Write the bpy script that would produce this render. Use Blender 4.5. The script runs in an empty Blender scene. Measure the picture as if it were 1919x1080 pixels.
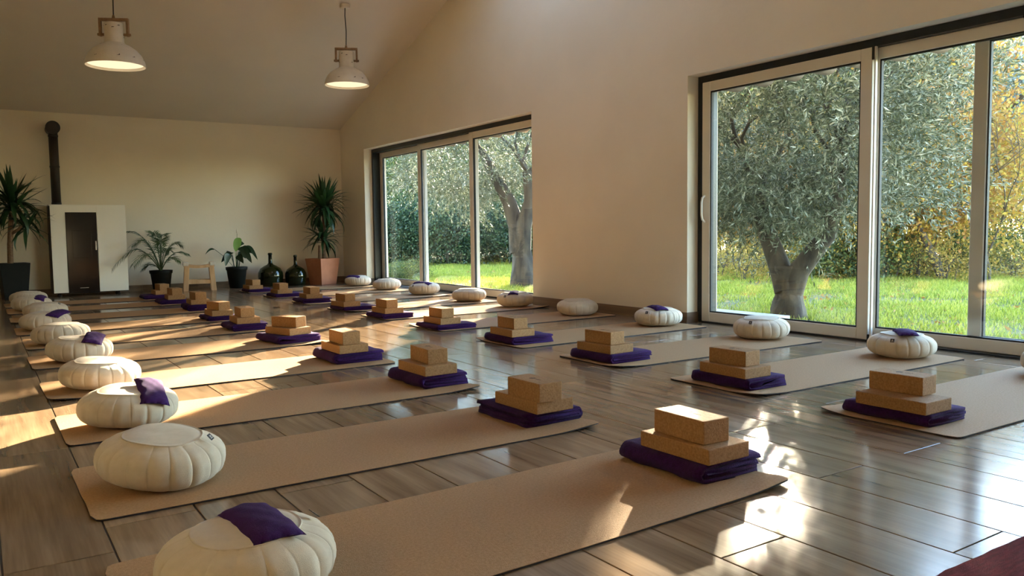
import bpy, bmesh, math, random
import numpy as np
from mathutils import Matrix, Vector, Euler
PI = math.pi
sc = bpy.context.scene
col = sc.collection

# ------------------------------------------------------------------ camera
F_PX, YAW, PITCH, ROLL, CAM_H = 1512.0, 0.584496, 0.0714622, -0.0126418, 0.7921
cy, sy, cp, sp = math.cos(YAW), math.sin(YAW), math.cos(PITCH), math.sin(PITCH)
fw = Vector((sy*cp, cy*cp, -sp)); rt = Vector((cy, -sy, 0)); up = rt.cross(fw)
cr, sr = math.cos(ROLL), math.sin(ROLL)
r2 = rt*cr + up*sr; u2 = up*cr - rt*sr
cam_d = bpy.data.cameras.new('camera'); cam = bpy.data.objects.new('camera', cam_d); col.objects.link(cam)
cam_d.sensor_width = 36.0; cam_d.lens = F_PX/1919*36.0; cam_d.clip_end = 300; cam_d.clip_start = 0.02
cam.matrix_world = Matrix(((r2.x, u2.x, -fw.x, 0), (r2.y, u2.y, -fw.y, 0), (r2.z, u2.z, -fw.z, CAM_H), (0, 0, 0, 1)))
sc.camera = cam

# ------------------------------------------------------------------ sky, sun, exposure
SUN_EL = math.radians(15.3); SUN_H = Vector((0.781, 0.625, 0)).normalized()
world = bpy.data.worlds.new('world'); sc.world = world; world.use_nodes = True
wn = world.node_tree; wn.nodes.clear()
wo = wn.nodes.new('ShaderNodeOutputWorld'); wb = wn.nodes.new('ShaderNodeBackground'); ws = wn.nodes.new('ShaderNodeTexSky')
ws.sky_type = 'NISHITA'; ws.sun_disc = False; ws.sun_elevation = SUN_EL
ws.sun_rotation = math.atan2(SUN_H.x, SUN_H.y); ws.air_density = 1.0; ws.dust_density = 0.1; ws.ozone_density = 1.5
wb.inputs['Strength'].default_value = 0.8
wn.links.new(ws.outputs[0], wb.inputs[0]); wn.links.new(wb.outputs[0], wo.inputs[0])
sun_d = bpy.data.lights.new('sun', 'SUN'); sun = bpy.data.objects.new('sun', sun_d); col.objects.link(sun)
sun_d.energy = 20.0; sun_d.color = (1.0, 0.81, 0.56); sun_d.angle = math.radians(0.8)
sdir = Vector((SUN_H.x*math.cos(SUN_EL), SUN_H.y*math.cos(SUN_EL), math.sin(SUN_EL)))
sun.rotation_euler = sdir.to_track_quat('Z', 'Y').to_euler(); sun.location = (12, 10, 6)
vs = sc.view_settings; vs.view_transform = 'Standard'; vs.look = 'None'; vs.gamma = 1.0; vs.use_curve_mapping = False
vs.exposure = 2.42
LAMP_STRENGTH = 0.24
sc.cycles.max_bounces = 10; sc.cycles.diffuse_bounces = 6; sc.cycles.transparent_max_bounces = 24
sc.cycles.transmission_bounces = 8; sc.cycles.glossy_bounces = 4
sc.cycles.caustics_reflective = False; sc.cycles.caustics_refractive = False
sc.cycles.sample_clamp_indirect = 4.0

# ------------------------------------------------------------------ materials
def new_mat(name):
    m = bpy.data.materials.new(name); m.use_nodes = True
    nt = m.node_tree; nt.nodes.clear()
    return m, nt, nt.nodes.new('ShaderNodeOutputMaterial')
def N(nt, t, **kw):
    n = nt.nodes.new(t)
    for k, v in kw.items(): setattr(n, k, v)
    return n
def ramp(nt, stops, fac):
    r = N(nt, 'ShaderNodeValToRGB'); e = r.color_ramp.elements
    while len(e) < len(stops): e.new(0.5)
    for i, (p, c) in enumerate(stops): e[i].position = p; e[i].color = (*c, 1)
    nt.links.new(fac, r.inputs[0]); return r.outputs[0]
def mat(name, c, rough=0.6, c2=None, scale=8.0, stretch=(1,1,1), bump=0.0, bscale=60.0, metal=0.0, spec=0.5, coat=0.0, sheen=0.0, rnd=0.0, contrast=(0.35,0.65)):
    m, nt, out = new_mat(name)
    b = N(nt, 'ShaderNodeBsdfPrincipled'); nt.links.new(b.outputs[0], out.inputs[0])
    b.inputs['Roughness'].default_value = rough; b.inputs['Metallic'].default_value = metal
    b.inputs['Specular IOR Level'].default_value = spec; b.inputs['Coat Weight'].default_value = coat
    b.inputs['Sheen Weight'].default_value = sheen
    tc = N(nt, 'ShaderNodeTexCoord'); mp = N(nt, 'ShaderNodeMapping'); mp.inputs['Scale'].default_value = stretch
    nt.links.new(tc.outputs['Object'], mp.inputs[0])
    src = None
    if c2 is not None:
        t = N(nt, 'ShaderNodeTexNoise'); t.inputs['Scale'].default_value = scale; t.inputs['Detail'].default_value = 6
        nt.links.new(mp.outputs[0], t.inputs['Vector'])
        src = ramp(nt, [(contrast[0], c), (contrast[1], c2)], t.outputs[0])
    if rnd:
        oi = N(nt, 'ShaderNodeObjectInfo'); hs = N(nt, 'ShaderNodeHueSaturation')
        mr = N(nt, 'ShaderNodeMapRange'); mr.inputs[3].default_value = 1-rnd; mr.inputs[4].default_value = 1+rnd
        nt.links.new(oi.outputs['Random'], mr.inputs[0]); nt.links.new(mr.outputs[0], hs.inputs['Value'])
        if src: nt.links.new(src, hs.inputs['Color'])
        else: hs.inputs['Color'].default_value = (*c, 1)
        src = hs.outputs[0]
    if src: nt.links.new(src, b.inputs['Base Color'])
    else: b.inputs['Base Color'].default_value = (*c, 1)
    if bump:
        t = N(nt, 'ShaderNodeTexNoise'); t.inputs['Scale'].default_value = bscale; t.inputs['Detail'].default_value = 3
        nt.links.new(mp.outputs[0], t.inputs['Vector'])
        bm_ = N(nt, 'ShaderNodeBump'); bm_.inputs['Strength'].default_value = bump; bm_.inputs['Distance'].default_value = 0.01
        nt.links.new(t.outputs[0], bm_.inputs['Height']); nt.links.new(bm_.outputs[0], b.inputs['Normal'])
    return m
M = {}
M['wall'] = mat('wall_plaster', (.77,.69,.55), .85, (.81,.73,.59), 1.5, bump=.15, bscale=25, spec=.2)
M['ceiling'] = mat('ceiling_plaster', (.68,.61,.51), .9, (.71,.64,.54), 1.2, bump=.1, bscale=20, spec=.2)
M['outwall'] = mat('outer_render', (.75,.73,.70), .9, (.8,.78,.75), 3)
M['dark_frame'] = mat('anthracite_frame', (.010,.013,.016), .35, (.014,.018,.022), 20, spec=.4)
M['sash'] = mat('cream_frame', (.72,.68,.60), .38, (.75,.71,.63), 5)
M['gasket'] = mat('black_gasket', (.008,.008,.009), .6)
M['skirting'] = mat('skirting_tile', (.16,.10,.058), .4, (.24,.155,.09), 6, (1,.15,4), rnd=.1)
M['grout'] = mat('grout', (.055,.045,.04), .8)
M['mat_cork'] = mat('cork_mat', (.37,.215,.100), .75, (.48,.295,.150), 140, bump=.35, bscale=420, spec=.25, contrast=(.3,.7))
M['mat_rubber'] = mat('mat_rubber', (.02,.014,.016), .7)
M['block'] = mat('cork_block', (.27,.137,.050), .72, (.40,.22,.092), 130, bump=.25, bscale=220, spec=.3, rnd=.06, contrast=(.3,.7))
M['print'] = mat('brown_print', (.07,.035,.02), .7)
M['blanket'] = mat('violet_wool', (.028,.006,.058), .95, (.040,.009,.082), 90, bump=.5, bscale=300, spec=.1, sheen=.05)
M['pillow'] = mat('violet_cotton', (.034,.008,.075), .85, (.046,.012,.10), 60, bump=.3, bscale=500, spec=.12, sheen=.03)
M['cushion'] = mat('ivory_cotton', (.60,.51,.39), .85, (.64,.55,.43), 40, bump=.25, bscale=700, spec=.15, sheen=.2)
M['tag'] = mat('dark_tag', (.02,.015,.015), .7)
M['tagprint'] = mat('tag_print', (.5,.45,.4), .7)
M['rug'] = mat('red_rug', (.16,.012,.018), .95, (.27,.03,.04), 22, (1,6,1), bump=.8, bscale=160, spec=.1)
M['stove_white'] = mat('stove_enamel', (.86,.82,.73), .35, (.88,.84,.75), 2)
M['stove_black'] = mat('stove_steel', (.012,.010,.009), .45, (.016,.013,.012), 15)
M['stove_glass'] = mat('stove_glass', (.006,.005,.005), .12)
M['pipe'] = mat('flue_pipe', (.016,.011,.009), .5, (.022,.016,.013), 10)
M['chrome'] = mat('brushed_metal', (.6,.6,.6), .3, metal=1)
M['pot_black'] = mat('black_plastic', (.006,.007,.006), .6, (.009,.010,.009), 10, spec=.2)
M['terracotta'] = mat('terracotta', (.42,.16,.08), .75, (.48,.19,.10), 8)
M['soil'] = mat('potting_soil', (.03,.02,.012), .95, (.05,.035,.02), 60, bump=.8, bscale=90)
M['yucca_leaf'] = mat('yucca_leaf', (.012,.045,.014), .45, (.022,.075,.022), 3, rnd=.25)
M['palm_leaf'] = mat('palm_leaf', (.035,.070,.020), .5, (.055,.100,.030), 8, rnd=.2)
M['lily_leaf'] = mat('lily_leaf', (.008,.030,.012), .4, (.014,.045,.018), 10, rnd=.2)
M['lily_bright'] = mat('young_leaf', (.10,.22,.02), .4, (.13,.26,.03), 10)
M['stem'] = mat('green_stem', (.06,.11,.03), .6)
M['trunk_in'] = mat('cane_bark', (.16,.09,.05), .85, (.24,.15,.09), 25, (1,1,3), bump=.6, bscale=60)
M['pine'] = mat('pine_wood', (.55,.33,.16), .55, (.68,.44,.24), 5, (4,4,.6))
M['pine_pale'] = mat('pale_wood', (.70,.60,.45), .5, (.76,.66,.52), 5, (1,4,4))
M['pad'] = mat('cream_pad', (.68,.62,.52), .8, (.72,.66,.56), 20)
M['lamp_white'] = mat('chipped_enamel', (.68,.61,.50), .5, (.74,.67,.56), 12, bump=.2, bscale=30)
M['lamp_inside'] = mat('shade_lining', (.85,.80,.70), .5)
M['lamp_wood'] = mat('rusty_bracket', (.20,.11,.05), .6, (.30,.18,.09), 20)
M['chip'] = mat('rust_chip', (.05,.025,.015), .8)
M['cable'] = mat('black_cable', (.012,.010,.009), .6)
M['bark'] = mat('olive_bark', (.022,.017,.012), .9, (.075,.058,.038), 9, (1,1,.35), bump=1.0, bscale=18)
M['bark2'] = mat('oak_bark', (.045,.034,.026), .9, (.085,.066,.05), 14, (1,1,.3), bump=.8, bscale=30)
M['earth'] = mat('woodland_floor', (.07,.085,.020), .95, (.15,.12,.04), 2.2, bump=.6, bscale=8)
M['terrace'] = mat('terrace_stone', (.50,.50,.50), .6, (.6,.6,.6), 4)
M['tile'] = mat('roof_tile', (.16,.12,.09), .8, (.24,.17,.12), 10)
M['coping'] = mat('eave_board', (.30,.26,.22), .8)

def floor_mat():
    m, nt, out = new_mat('wood_look_tile')
    b = N(nt, 'ShaderNodeBsdfPrincipled'); nt.links.new(b.outputs[0], out.inputs[0])
    tc = N(nt, 'ShaderNodeTexCoord'); oi = N(nt, 'ShaderNodeObjectInfo')
    mul = N(nt, 'ShaderNodeVectorMath', operation='SCALE'); mul.inputs[3].default_value = 37.0
    cmb = N(nt, 'ShaderNodeCombineXYZ')
    nt.links.new(oi.outputs['Random'], cmb.inputs[0]); nt.links.new(oi.outputs['Random'], cmb.inputs[1])
    nt.links.new(cmb.outputs[0], mul.inputs[0])
    add = N(nt, 'ShaderNodeVectorMath', operation='ADD')
    nt.links.new(tc.outputs['Object'], add.inputs[0]); nt.links.new(mul.outputs[0], add.inputs[1])
    mp = N(nt, 'ShaderNodeMapping'); mp.inputs['Scale'].default_value = (13, 1.0, 1)
    nt.links.new(add.outputs[0], mp.inputs[0])
    t = N(nt, 'ShaderNodeTexNoise'); t.inputs['Scale'].default_value = 1.5; t.inputs['Detail'].default_value = 6; t.inputs['Distortion'].default_value = .35
    nt.links.new(mp.outputs[0], t.inputs['Vector'])
    c = ramp(nt, [(.22, (.135,.085,.050)), (.40, (.225,.150,.092)), (.55, (.285,.195,.122)), (.78, (.36,.255,.165))], t.outputs[0])
    mp2 = N(nt, 'ShaderNodeMapping'); mp2.inputs['Scale'].default_value = (60, 2.0, 1); nt.links.new(add.outputs[0], mp2.inputs[0])
    t2 = N(nt, 'ShaderNodeTexNoise'); t2.inputs['Scale'].default_value = 2.0; t2.inputs['Detail'].default_value = 5
    nt.links.new(mp2.outputs[0], t2.inputs['Vector'])
    c2 = ramp(nt, [(.35, (.86,.86,.86)), (.6, (1,1,1))], t2.outputs[0])
    mx = N(nt, 'ShaderNodeMix', data_type='RGBA', blend_type='MULTIPLY'); mx.inputs[0].default_value = 1
    nt.links.new(c, mx.inputs[6]); nt.links.new(c2, mx.inputs[7])
    hs = N(nt, 'ShaderNodeHueSaturation'); mr = N(nt, 'ShaderNodeMapRange'); mr.inputs[3].default_value = .85; mr.inputs[4].default_value = 1.15
    nt.links.new(oi.outputs['Random'], mr.inputs[0]); nt.links.new(mr.outputs[0], hs.inputs['Value']); nt.links.new(mx.outputs[2], hs.inputs['Color'])
    nt.links.new(hs.outputs[0], b.inputs['Base Color'])
    mr2 = N(nt, 'ShaderNodeMapRange'); mr2.inputs[3].default_value = .12; mr2.inputs[4].default_value = .17
    nt.links.new(t.outputs[0], mr2.inputs[0]); nt.links.new(mr2.outputs[0], b.inputs['Roughness'])
    b.inputs['Specular IOR Level'].default_value = .62
    bp = N(nt, 'ShaderNodeBump'); bp.inputs['Strength'].default_value = .02; bp.inputs['Distance'].default_value = .003
    nt.links.new(t2.outputs[0], bp.inputs['Height']); nt.links.new(bp.outputs[0], b.inputs['Normal'])
    return m
M['floor'] = floor_mat()

def glass_mat():
    m, nt, out = new_mat('window_glass')
    tr = N(nt, 'ShaderNodeBsdfTransparent'); tr.inputs[0].default_value = (.95,.965,.96,1)
    gl = N(nt, 'ShaderNodeBsdfGlossy'); gl.inputs['Roughness'].default_value = 0.0
    fr = N(nt, 'ShaderNodeFresnel'); ge = N(nt, 'ShaderNodeNewGeometry'); mr = N(nt, 'ShaderNodeMapRange')
    mr.inputs[3].default_value = 1.45; mr.inputs[4].default_value = 1/1.45   # same reflectance on both faces of the thin pane
    nt.links.new(ge.outputs['Backfacing'], mr.inputs[0]); nt.links.new(mr.outputs[0], fr.inputs[0])
    mx = N(nt, 'ShaderNodeMixShader')
    nt.links.new(fr.outputs[0], mx.inputs[0]); nt.links.new(tr.outputs[0], mx.inputs[1]); nt.links.new(gl.outputs[0], mx.inputs[2])
    nt.links.new(mx.outputs[0], out.inputs[0]); return m
M['glass'] = glass_mat()
def bottle_mat():
    m, nt, out = new_mat('dark_green_glass')
    b = N(nt, 'ShaderNodeBsdfPrincipled'); nt.links.new(b.outputs[0], out.inputs[0])
    b.inputs['Base Color'].default_value = (.007,.011,.002,1); b.inputs['Roughness'].default_value = .05
    b.inputs['Transmission Weight'].default_value = .15; b.inputs['IOR'].default_value = 1.45
    return m
M['bottle'] = bottle_mat()
def emit_mat(name, c, s):
    m, nt, out = new_mat(name); e = N(nt, 'ShaderNodeEmission'); e.inputs[0].default_value = (*c, 1); e.inputs[1].default_value = s
    nt.links.new(e.outputs[0], out.inputs[0]); return m
M['glow'] = emit_mat('lamp_glow', (1.0, .78, .50), LAMP_STRENGTH)
def leaf_mat(name, stops, trans=.4, rough=.5, tint=(1,1,1)):
    m, nt, out = new_mat(name)
    geo = N(nt, 'ShaderNodeNewGeometry')
    c = ramp(nt, stops, geo.outputs['Random Per Island'])
    d = N(nt, 'ShaderNodeBsdfPrincipled'); d.inputs['Roughness'].default_value = rough; d.inputs['Specular IOR Level'].default_value = .35
    t = N(nt, 'ShaderNodeBsdfTranslucent'); mx = N(nt, 'ShaderNodeMixShader'); mx.inputs[0].default_value = trans
    nt.links.new(c, d.inputs['Base Color'])
    tn = N(nt, 'ShaderNodeMix', data_type='RGBA', blend_type='MULTIPLY'); tn.inputs[0].default_value = 1; tn.inputs[7].default_value = (*tint, 1)
    nt.links.new(c, tn.inputs[6]); nt.links.new(tn.outputs[2], t.inputs['Color'])
    nt.links.new(d.outputs[0], mx.inputs[1]); nt.links.new(t.outputs[0], mx.inputs[2]); nt.links.new(mx.outputs[0], out.inputs[0])
    return m
M['olive_leaf'] = leaf_mat('olive_leaf', [(0, (.040,.055,.025)), (.5, (.095,.115,.065)), (.8, (.18,.20,.13)), (1, (.36,.38,.29))], .22, .45)
M['oak_yellow'] = leaf_mat('autumn_leaf', [(0, (.30,.20,.03)), (.35, (.50,.34,.05)), (.7, (.42,.20,.04)), (1, (.22,.24,.05))], .5)
M['oak_russet'] = leaf_mat('russet_leaf', [(0, (.28,.12,.03)), (.5, (.40,.20,.05)), (1, (.45,.32,.07))], .5)
M['green_leaf'] = leaf_mat('green_leaf', [(0, (.025,.050,.015)), (.5, (.06,.10,.028)), (.85, (.14,.17,.04)), (1, (.34,.30,.07))], .38)
M['mixed_leaf'] = leaf_mat('mixed_leaf', [(0, (.045,.075,.02)), (.5, (.10,.14,.035)), (.8, (.20,.20,.05)), (1, (.36,.30,.07))], .35)
M['dark_leaf'] = leaf_mat('dark_leaf', [(0, (.012,.030,.014)), (.6, (.03,.055,.022)), (1, (.10,.14,.05))], .3)
M['haze_leaf'] = leaf_mat('haze_tinted_leaf', [(0, (.10,.14,.13)), (.5, (.18,.23,.22)), (1, (.34,.36,.30))], .3)  # bluish haze of the air put into the leaf colour
M['grass'] = leaf_mat('grass_blade', [(0, (.13,.18,.02)), (.5, (.30,.34,.035)), (1, (.52,.48,.10))], .5)
M['brush'] = leaf_mat('brush_leaf', [(0, (.20,.14,.03)), (.5, (.36,.28,.05)), (1, (.46,.28,.07))], .55)

# ------------------------------------------------------------------ helpers
class MB:
    def __init__(s): s.v = []; s.f = []; s.n = 0
    def add(s, V, F):
        V = np.asarray(V, float).reshape(-1, 3); s.v.append(V); s.f += [tuple(int(i)+s.n for i in f) for f in F]; s.n += len(V); return s
    def box(s, x0, x1, y0, y1, z0, z1):
        V = [(x, y, z) for z in (z0, z1) for y in (y0, y1) for x in (x0, x1)]
        return s.add(V, [(0,2,3,1), (4,5,7,6), (0,1,5,4), (2,6,7,3), (0,4,6,2), (1,3,7,5)])
    def lathe(s, prof, n=32, c=(0,0,0), cap0=False, cap1=False):
        V = []; F = []
        for r, z in prof:
            for i in range(n):
                a = 2*PI*i/n; V.append((c[0]+r*math.cos(a), c[1]+r*math.sin(a), c[2]+z))
        for j in range(len(prof)-1):
            for i in range(n):
                k = (i+1) % n; F.append((j*n+i, j*n+k, (j+1)*n+k, (j+1)*n+i))
        if cap0: F.append(tuple(range(n-1, -1, -1)))
        if cap1: F.append(tuple(range((len(prof)-1)*n, len(prof)*n)))
        return s.add(V, F)
    def tube(s, pts, rad, n=10, caps=True):
        pts = [Vector(p) for p in pts]; V = []; F = []
        if not hasattr(rad, '__len__'): rad = [rad]*len(pts)
        ref = Vector((0, 0, 1)) if abs((pts[-1]-pts[0]).normalized().z) < .9 else Vector((1, 0, 0))
        for j, p in enumerate(pts):
            d = (pts[min(j+1, len(pts)-1)] - pts[max(j-1, 0)]).normalized()
            a = d.cross(ref).normalized(); b = d.cross(a)
            for i in range(n):
                t = 2*PI*i/n; V.append(p + (a*math.cos(t) + b*math.sin(t))*rad[j])
        for j in range(len(pts)-1):
            for i in range(n):
                k = (i+1) % n; F.append((j*n+i, (j+1)*n+i, (j+1)*n+k, j*n+k))
        if caps: F.append(tuple(range(n))); F.append(tuple(range((len(pts)-1)*n+n-1, (len(pts)-1)*n-1, -1)))
        return s.add([tuple(v) for v in V], F)
    def mesh(s, name, m, smooth=False):
        me = bpy.data.meshes.new(name)
        V = np.concatenate(s.v) if s.v else np.zeros((0, 3))
        me.from_pydata(V.tolist(), [], s.f); me.materials.append(m)
        if smooth: me.polygons.foreach_set('use_smooth', [True]*len(me.polygons))
        me.update(); return me
    def build(s, name, m, parent=None, smooth=False, bevel=0):
        me = s.mesh(name, m, smooth)
        if bevel: bevel_mesh(me, bevel)
        return obj(name, me, parent)
def bevel_mesh(me, w, seg=2):
    bm = bmesh.new(); bm.from_mesh(me)
    es = [e for e in bm.edges if len(e.link_faces) == 2 and e.calc_face_angle(0) > .6]
    bmesh.ops.bevel(bm, geom=es, offset=w, segments=seg, profile=.6, affect='EDGES', clamp_overlap=True)
    bm.to_mesh(me); bm.free(); me.update()
def obj(name, me, parent=None, loc=None, rot=None, scale=None):
    o = bpy.data.objects.new(name, me); col.objects.link(o)
    if parent is not None: o.parent = parent
    if loc is not None: o.location = loc
    if rot is not None: o.rotation_euler = rot
    if scale is not None: o.scale = scale
    return o
def tag(o, label=None, cat=None, group=None, kind=None):
    if label: o['label'] = label
    if cat: o['category'] = cat
    if group: o['group'] = group
    if kind: o['kind'] = kind
    return o
def empty(name, loc=(0,0,0), rz=0, rot=None):
    o = bpy.data.objects.new(name, None); col.objects.link(o); o.location = loc
    o.rotation_euler = rot if rot else (0, 0, rz); o.empty_display_size = .1
    return o
def copy_tree(o, parent=None):
    c = o.copy(); col.objects.link(c); c.parent = parent
    for ch in list(o.children): copy_tree(ch, c)
    return c
def fast_mesh(name, V, k, m, smooth=False):
    """V: (n*k,3) loose k-gons"""
    n = len(V)//k; me = bpy.data.meshes.new(name)
    me.vertices.add(len(V)); me.vertices.foreach_set('co', V.astype(np.float32).ravel())
    me.loops.add(n*k); me.loops.foreach_set('vertex_index', np.arange(n*k, dtype=np.int32))
    me.polygons.add(n); me.polygons.foreach_set('loop_start', np.arange(0, n*k, k, dtype=np.int32))
    me.polygons.foreach_set('loop_total', np.full(n, k, dtype=np.int32))
    me.materials.append(m); me.update(calc_edges=True); return me
def leaf_quads(P, D, L, W, rng):
    D = D/np.linalg.norm(D, axis=1, keepdims=True)
    R = rng.normal(size=P.shape); S = np.cross(D, R); S /= np.linalg.norm(S, axis=1, keepdims=True)
    L = np.asarray(L).reshape(-1, 1); W = np.asarray(W).reshape(-1, 1)
    a = P; b = P + D*L*.45 + S*W*.5; c = P + D*L; d = P + D*L*.45 - S*W*.5
    return np.stack([a, b, c, d], 1).reshape(-1, 3)

# ------------------------------------------------------------------ room
XW, YB, XL, YF = 4.94, 12.40, -2.6, -1.8
XO = 5.30
EAVE, SL, YR = 2.43, 0.326, 5.30
HDR = 2.04
W1, W2 = (0.50, 4.81), (7.056, 11.475)
def roof_z(y): return EAVE + SL*(YB-y) if y >= YR else EAVE + SL*(YB-YR) - SL*(YR-y)
def prism_x(mb, x0, x1, poly):
    n = len(poly)
    V = [(x0, y, z) for y, z in poly] + [(x1, y, z) for y, z in poly]
    F = [tuple(range(n-1, -1, -1)), tuple(range(n, 2*n))] + [(i, (i+1) % n, n+(i+1) % n, n+i) for i in range(n)]
    return mb.add(V, F)
def wall_cols(x0, x1, openings):
    mb = MB(); cuts = sorted({YF-.3, YR, YB+.3, *[v for o in openings for v in o]})
    for a, b in zip(cuts, cuts[1:]):
        z0 = -.25
        for o in openings:
            if a >= o[0]-1e-6 and b <= o[1]+1e-6: z0 = HDR
        prism_x(mb, x0, x1, [(a, z0), (b, z0), (b, roof_z(b)+.12), (a, roof_z(a)+.12)])
    return mb
o = wall_cols(XW, XO, [W1, W2]).build('wall_right', M['wall']); tag(o, kind='structure')
mb = wall_cols(XL-.3, XL, [])
o = mb.build('wall_left', M['wall']); tag(o, kind='structure')
o = MB().box(XL-.3, XO, YB, YB+.3, -.25, EAVE+.12).build('wall_back', M['wall']); tag(o, kind='structure')
o = MB().box(XL, XW, YF-.3, YF, -.25, roof_z(YF)+.12).build('wall_front', M['wall']); tag(o, kind='structure')
# ceiling: two slopes, the far one holding a roof window near the gable
SKY = (3.2, 4.5, 5.75, 7.15)    # x0,x1,y0,y1
mb = MB(); T = .18
def slab(mb, x0, x1, y0, y1):
    a, b = roof_z(y0), roof_z(y1)
    V = [(x, y, z+d) for d in (0, T) for (y, z) in ((y0, a), (y1, b)) for x in (x0, x1)]
    mb.add(V, [(0,2,3,1), (4,5,7,6), (0,1,5,4), (2,6,7,3), (0,4,6,2), (1,3,7,5)])
xa, xb = XL-.3, XO
slab(mb, xa, xb, YF-.3, YR)
slab(mb, xa, xb, YR, SKY[2]); slab(mb, xa, SKY[0], SKY[2], SKY[3]); slab(mb, SKY[1], xb, SKY[2], SKY[3]); slab(mb, xa, xb, SKY[3], YB+.3)
o = mb.build('ceiling', M['ceiling']); tag(o, kind='structure')
rw = empty('window_3'); tag(rw, kind='structure')
mb = MB()
for (x0, x1, y0, y1) in ((SKY[0], SKY[0]+.06, SKY[2], SKY[3]), (SKY[1]-.06, SKY[1], SKY[2], SKY[3]), (SKY[0]+.06, SKY[1]-.06, SKY[2], SKY[2]+.06), (SKY[0]+.06, SKY[1]-.06, SKY[3]-.06, SKY[3])):
    V = [(x, y, roof_z(y)+d) for d in (.10, .15) for y in (y0, y1) for x in (x0, x1)]
    mb.add(V, [(0,2,3,1), (4,5,7,6), (0,1,5,4), (2,6,7,3), (0,4,6,2), (1,3,7,5)])
mb.build('window_frame', M['sash'], rw)
mb = MB(); V = [(x, y, roof_z(y)+d) for d in (.12, .13) for y in (SKY[2]+.06, SKY[3]-.06) for x in (SKY[0]+.06, SKY[1]-.06)]
mb.add(V, [(0,2,3,1), (4,5,7,6), (0,1,5,4), (2,6,7,3), (0,4,6,2), (1,3,7,5)]); mb.build('pane', M['glass'], rw)

# floor: a bed of grout with plank tiles 24 x 120 cm
fl = MB().box(XL-.28, XO-.02, YF-.28, YB+.28, -.2, -.003).build('floor', M['grout']); tag(fl, kind='structure')
pw, pl, gap = .24, 1.2, .0045
pm = MB().box(-pw/2+gap/2, pw/2-gap/2, -pl/2+gap/2, pl/2-gap/2, -.012, 0).mesh('plank', M['floor']); bevel_mesh(pm, .0012, 1)
rnd = random.Random(5)
known = {0: 1.55, 1: 2.095, 2: 1.55, -1: 1.0, -2: 1.54, -3: 1.30}
planks = []
k0 = int(math.floor((XL-2.172)/pw)); k1 = int(math.ceil((5.12-2.172)/pw))
for k in range(k0, k1):
    off = known.get(k, rnd.choice([0, .3, .55, .6, .9, 1.0]) )
    x = 2.172+(k+.5)*pw
    if x-pw/2 < XL-.1 or x+pw/2 > 5.16: continue
    y = off - pl*10
    while y < YB:
        yc = y+pl/2
        if y+pl > YF-.2 and y < YB+.05:
            d = Vector((x, yc, -CAM_H)); dep = d.dot(fw)
            vis = dep > .3 and -1100 < d.dot(r2)/dep*F_PX < 1050 and (d.dot(u2)/dep*F_PX > -640 or dep < 2.2)
            planks.append((dep if vis else 99, x, yc))
        y += pl
planks.sort()
rest = MB()
for i, (dep, x, yc) in enumerate(planks):
    if i < 299 and dep < 90: obj('plank', pm, fl, (x, yc, 0))
    else: rest.box(x-pw/2+gap/2, x+pw/2-gap/2, max(yc-pl/2+gap/2, YF-.2), min(yc+pl/2-gap/2, YB+.2), -.012, 0)
o = rest.build('plank_rest', M['floor'], fl); tag(o, kind='stuff')
# baseboards
bb = MB()
def skirt_y(mb, y0, y1, n):
    for i in range(n): mb.box(XW-.012, XW, y0+(y1-y0)*i/n+.001, y0+(y1-y0)*(i+1)/n-.001, 0, .085)
skirt_y(bb, W1[1], W2[0], 4); skirt_y(bb, W2[1], YB, 1); skirt_y(bb, YF, W1[0], 3)
bb.box(XW-.012, 5.06, W1[1]-.012, W1[1], 0, .085); bb.box(XW-.012, 5.06, W2[1]-.012, W2[1], 0, .085)
tag(bb.build('baseboard_right', M['skirting']), kind='structure')
bb = MB()
for i in range(10): bb.box(XL+(XW-XL)*i/10+.001, XL+(XW-XL)*(i+1)/10-.001, YB-.012, YB, 0, .085)
tag(bb.build('baseboard_back', M['skirting']), kind='structure')

# sliding doors in the right wall
def sash(root, name, y0, y1, x, z0=.012, z1=1.985, st=.085, rail=.078, depth=.045):
    s = MB(); s.box(x, x+depth, y0, y0+st, z0, z1); s.box(x, x+depth, y1-st, y1, z0, z1)
    s.box(x, x+depth, y0+st, y1-st, z0, z0+rail); s.box(x, x+depth, y0+st, y1-st, z1-rail, z1)
    me = s.mesh(name, M['sash']); bevel_mesh(me, .004, 1); so = obj(name, me, root)
    a, b, c, d = y0+st, y1-st, z0+rail, z1-rail
    g = MB(); w = .010; xg = x+.008
    for (p, q, u, v) in ((a, a+w, c, d), (b-w, b, c, d), (a+w, b-w, c, c+w), (a+w, b-w, d-w, d)): g.box(xg, xg+.025, p, q, u, v)
    g.build('gasket', M['gasket'], so)
    MB().box(x+.018, x+.026, a, b, c, d).build('pane', M['glass'], so)
    return so
def handle(so, x, y, z):
    h = MB(); h.tube([(x, y, z-.11), (x-.035, y, z-.09), (x-.045, y, z-.05), (x-.045, y, z+.05), (x-.035, y, z+.09), (x, y, z+.11)], .009, 8)
    h.build('handle', M['sash'], so, smooth=True)
def outer(root, y0, y1):
    mb = MB(); w = .05
    mb.box(5.062, 5.24, y0, y0+w, 0, HDR); mb.box(5.062, 5.24, y1-w, y1, 0, HDR)
    mb.box(5.062, 5.24, y0+w, y1-w, 1.985, HDR); mb.box(5.062, 5.24, y0+w, y1-w, -.02, .010)
    mb.build('track_frame', M['dark_frame'], root, bevel=.003)
    MB().box(5.24, XO+.03, y0, y1, -.05, -.005).build('threshold', M['terrace'], root)
w1 = empty('window_1'); tag(w1, kind='structure'); outer(w1, *W1)
A = sash(w1, 'sash', 3.24, 4.76, 5.058); handle(A, 5.058, 4.722, .95)
sash(w1, 'sash', 1.70, 3.305, 5.112); sash(w1, 'sash', .56, 2.63, 5.17)
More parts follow.
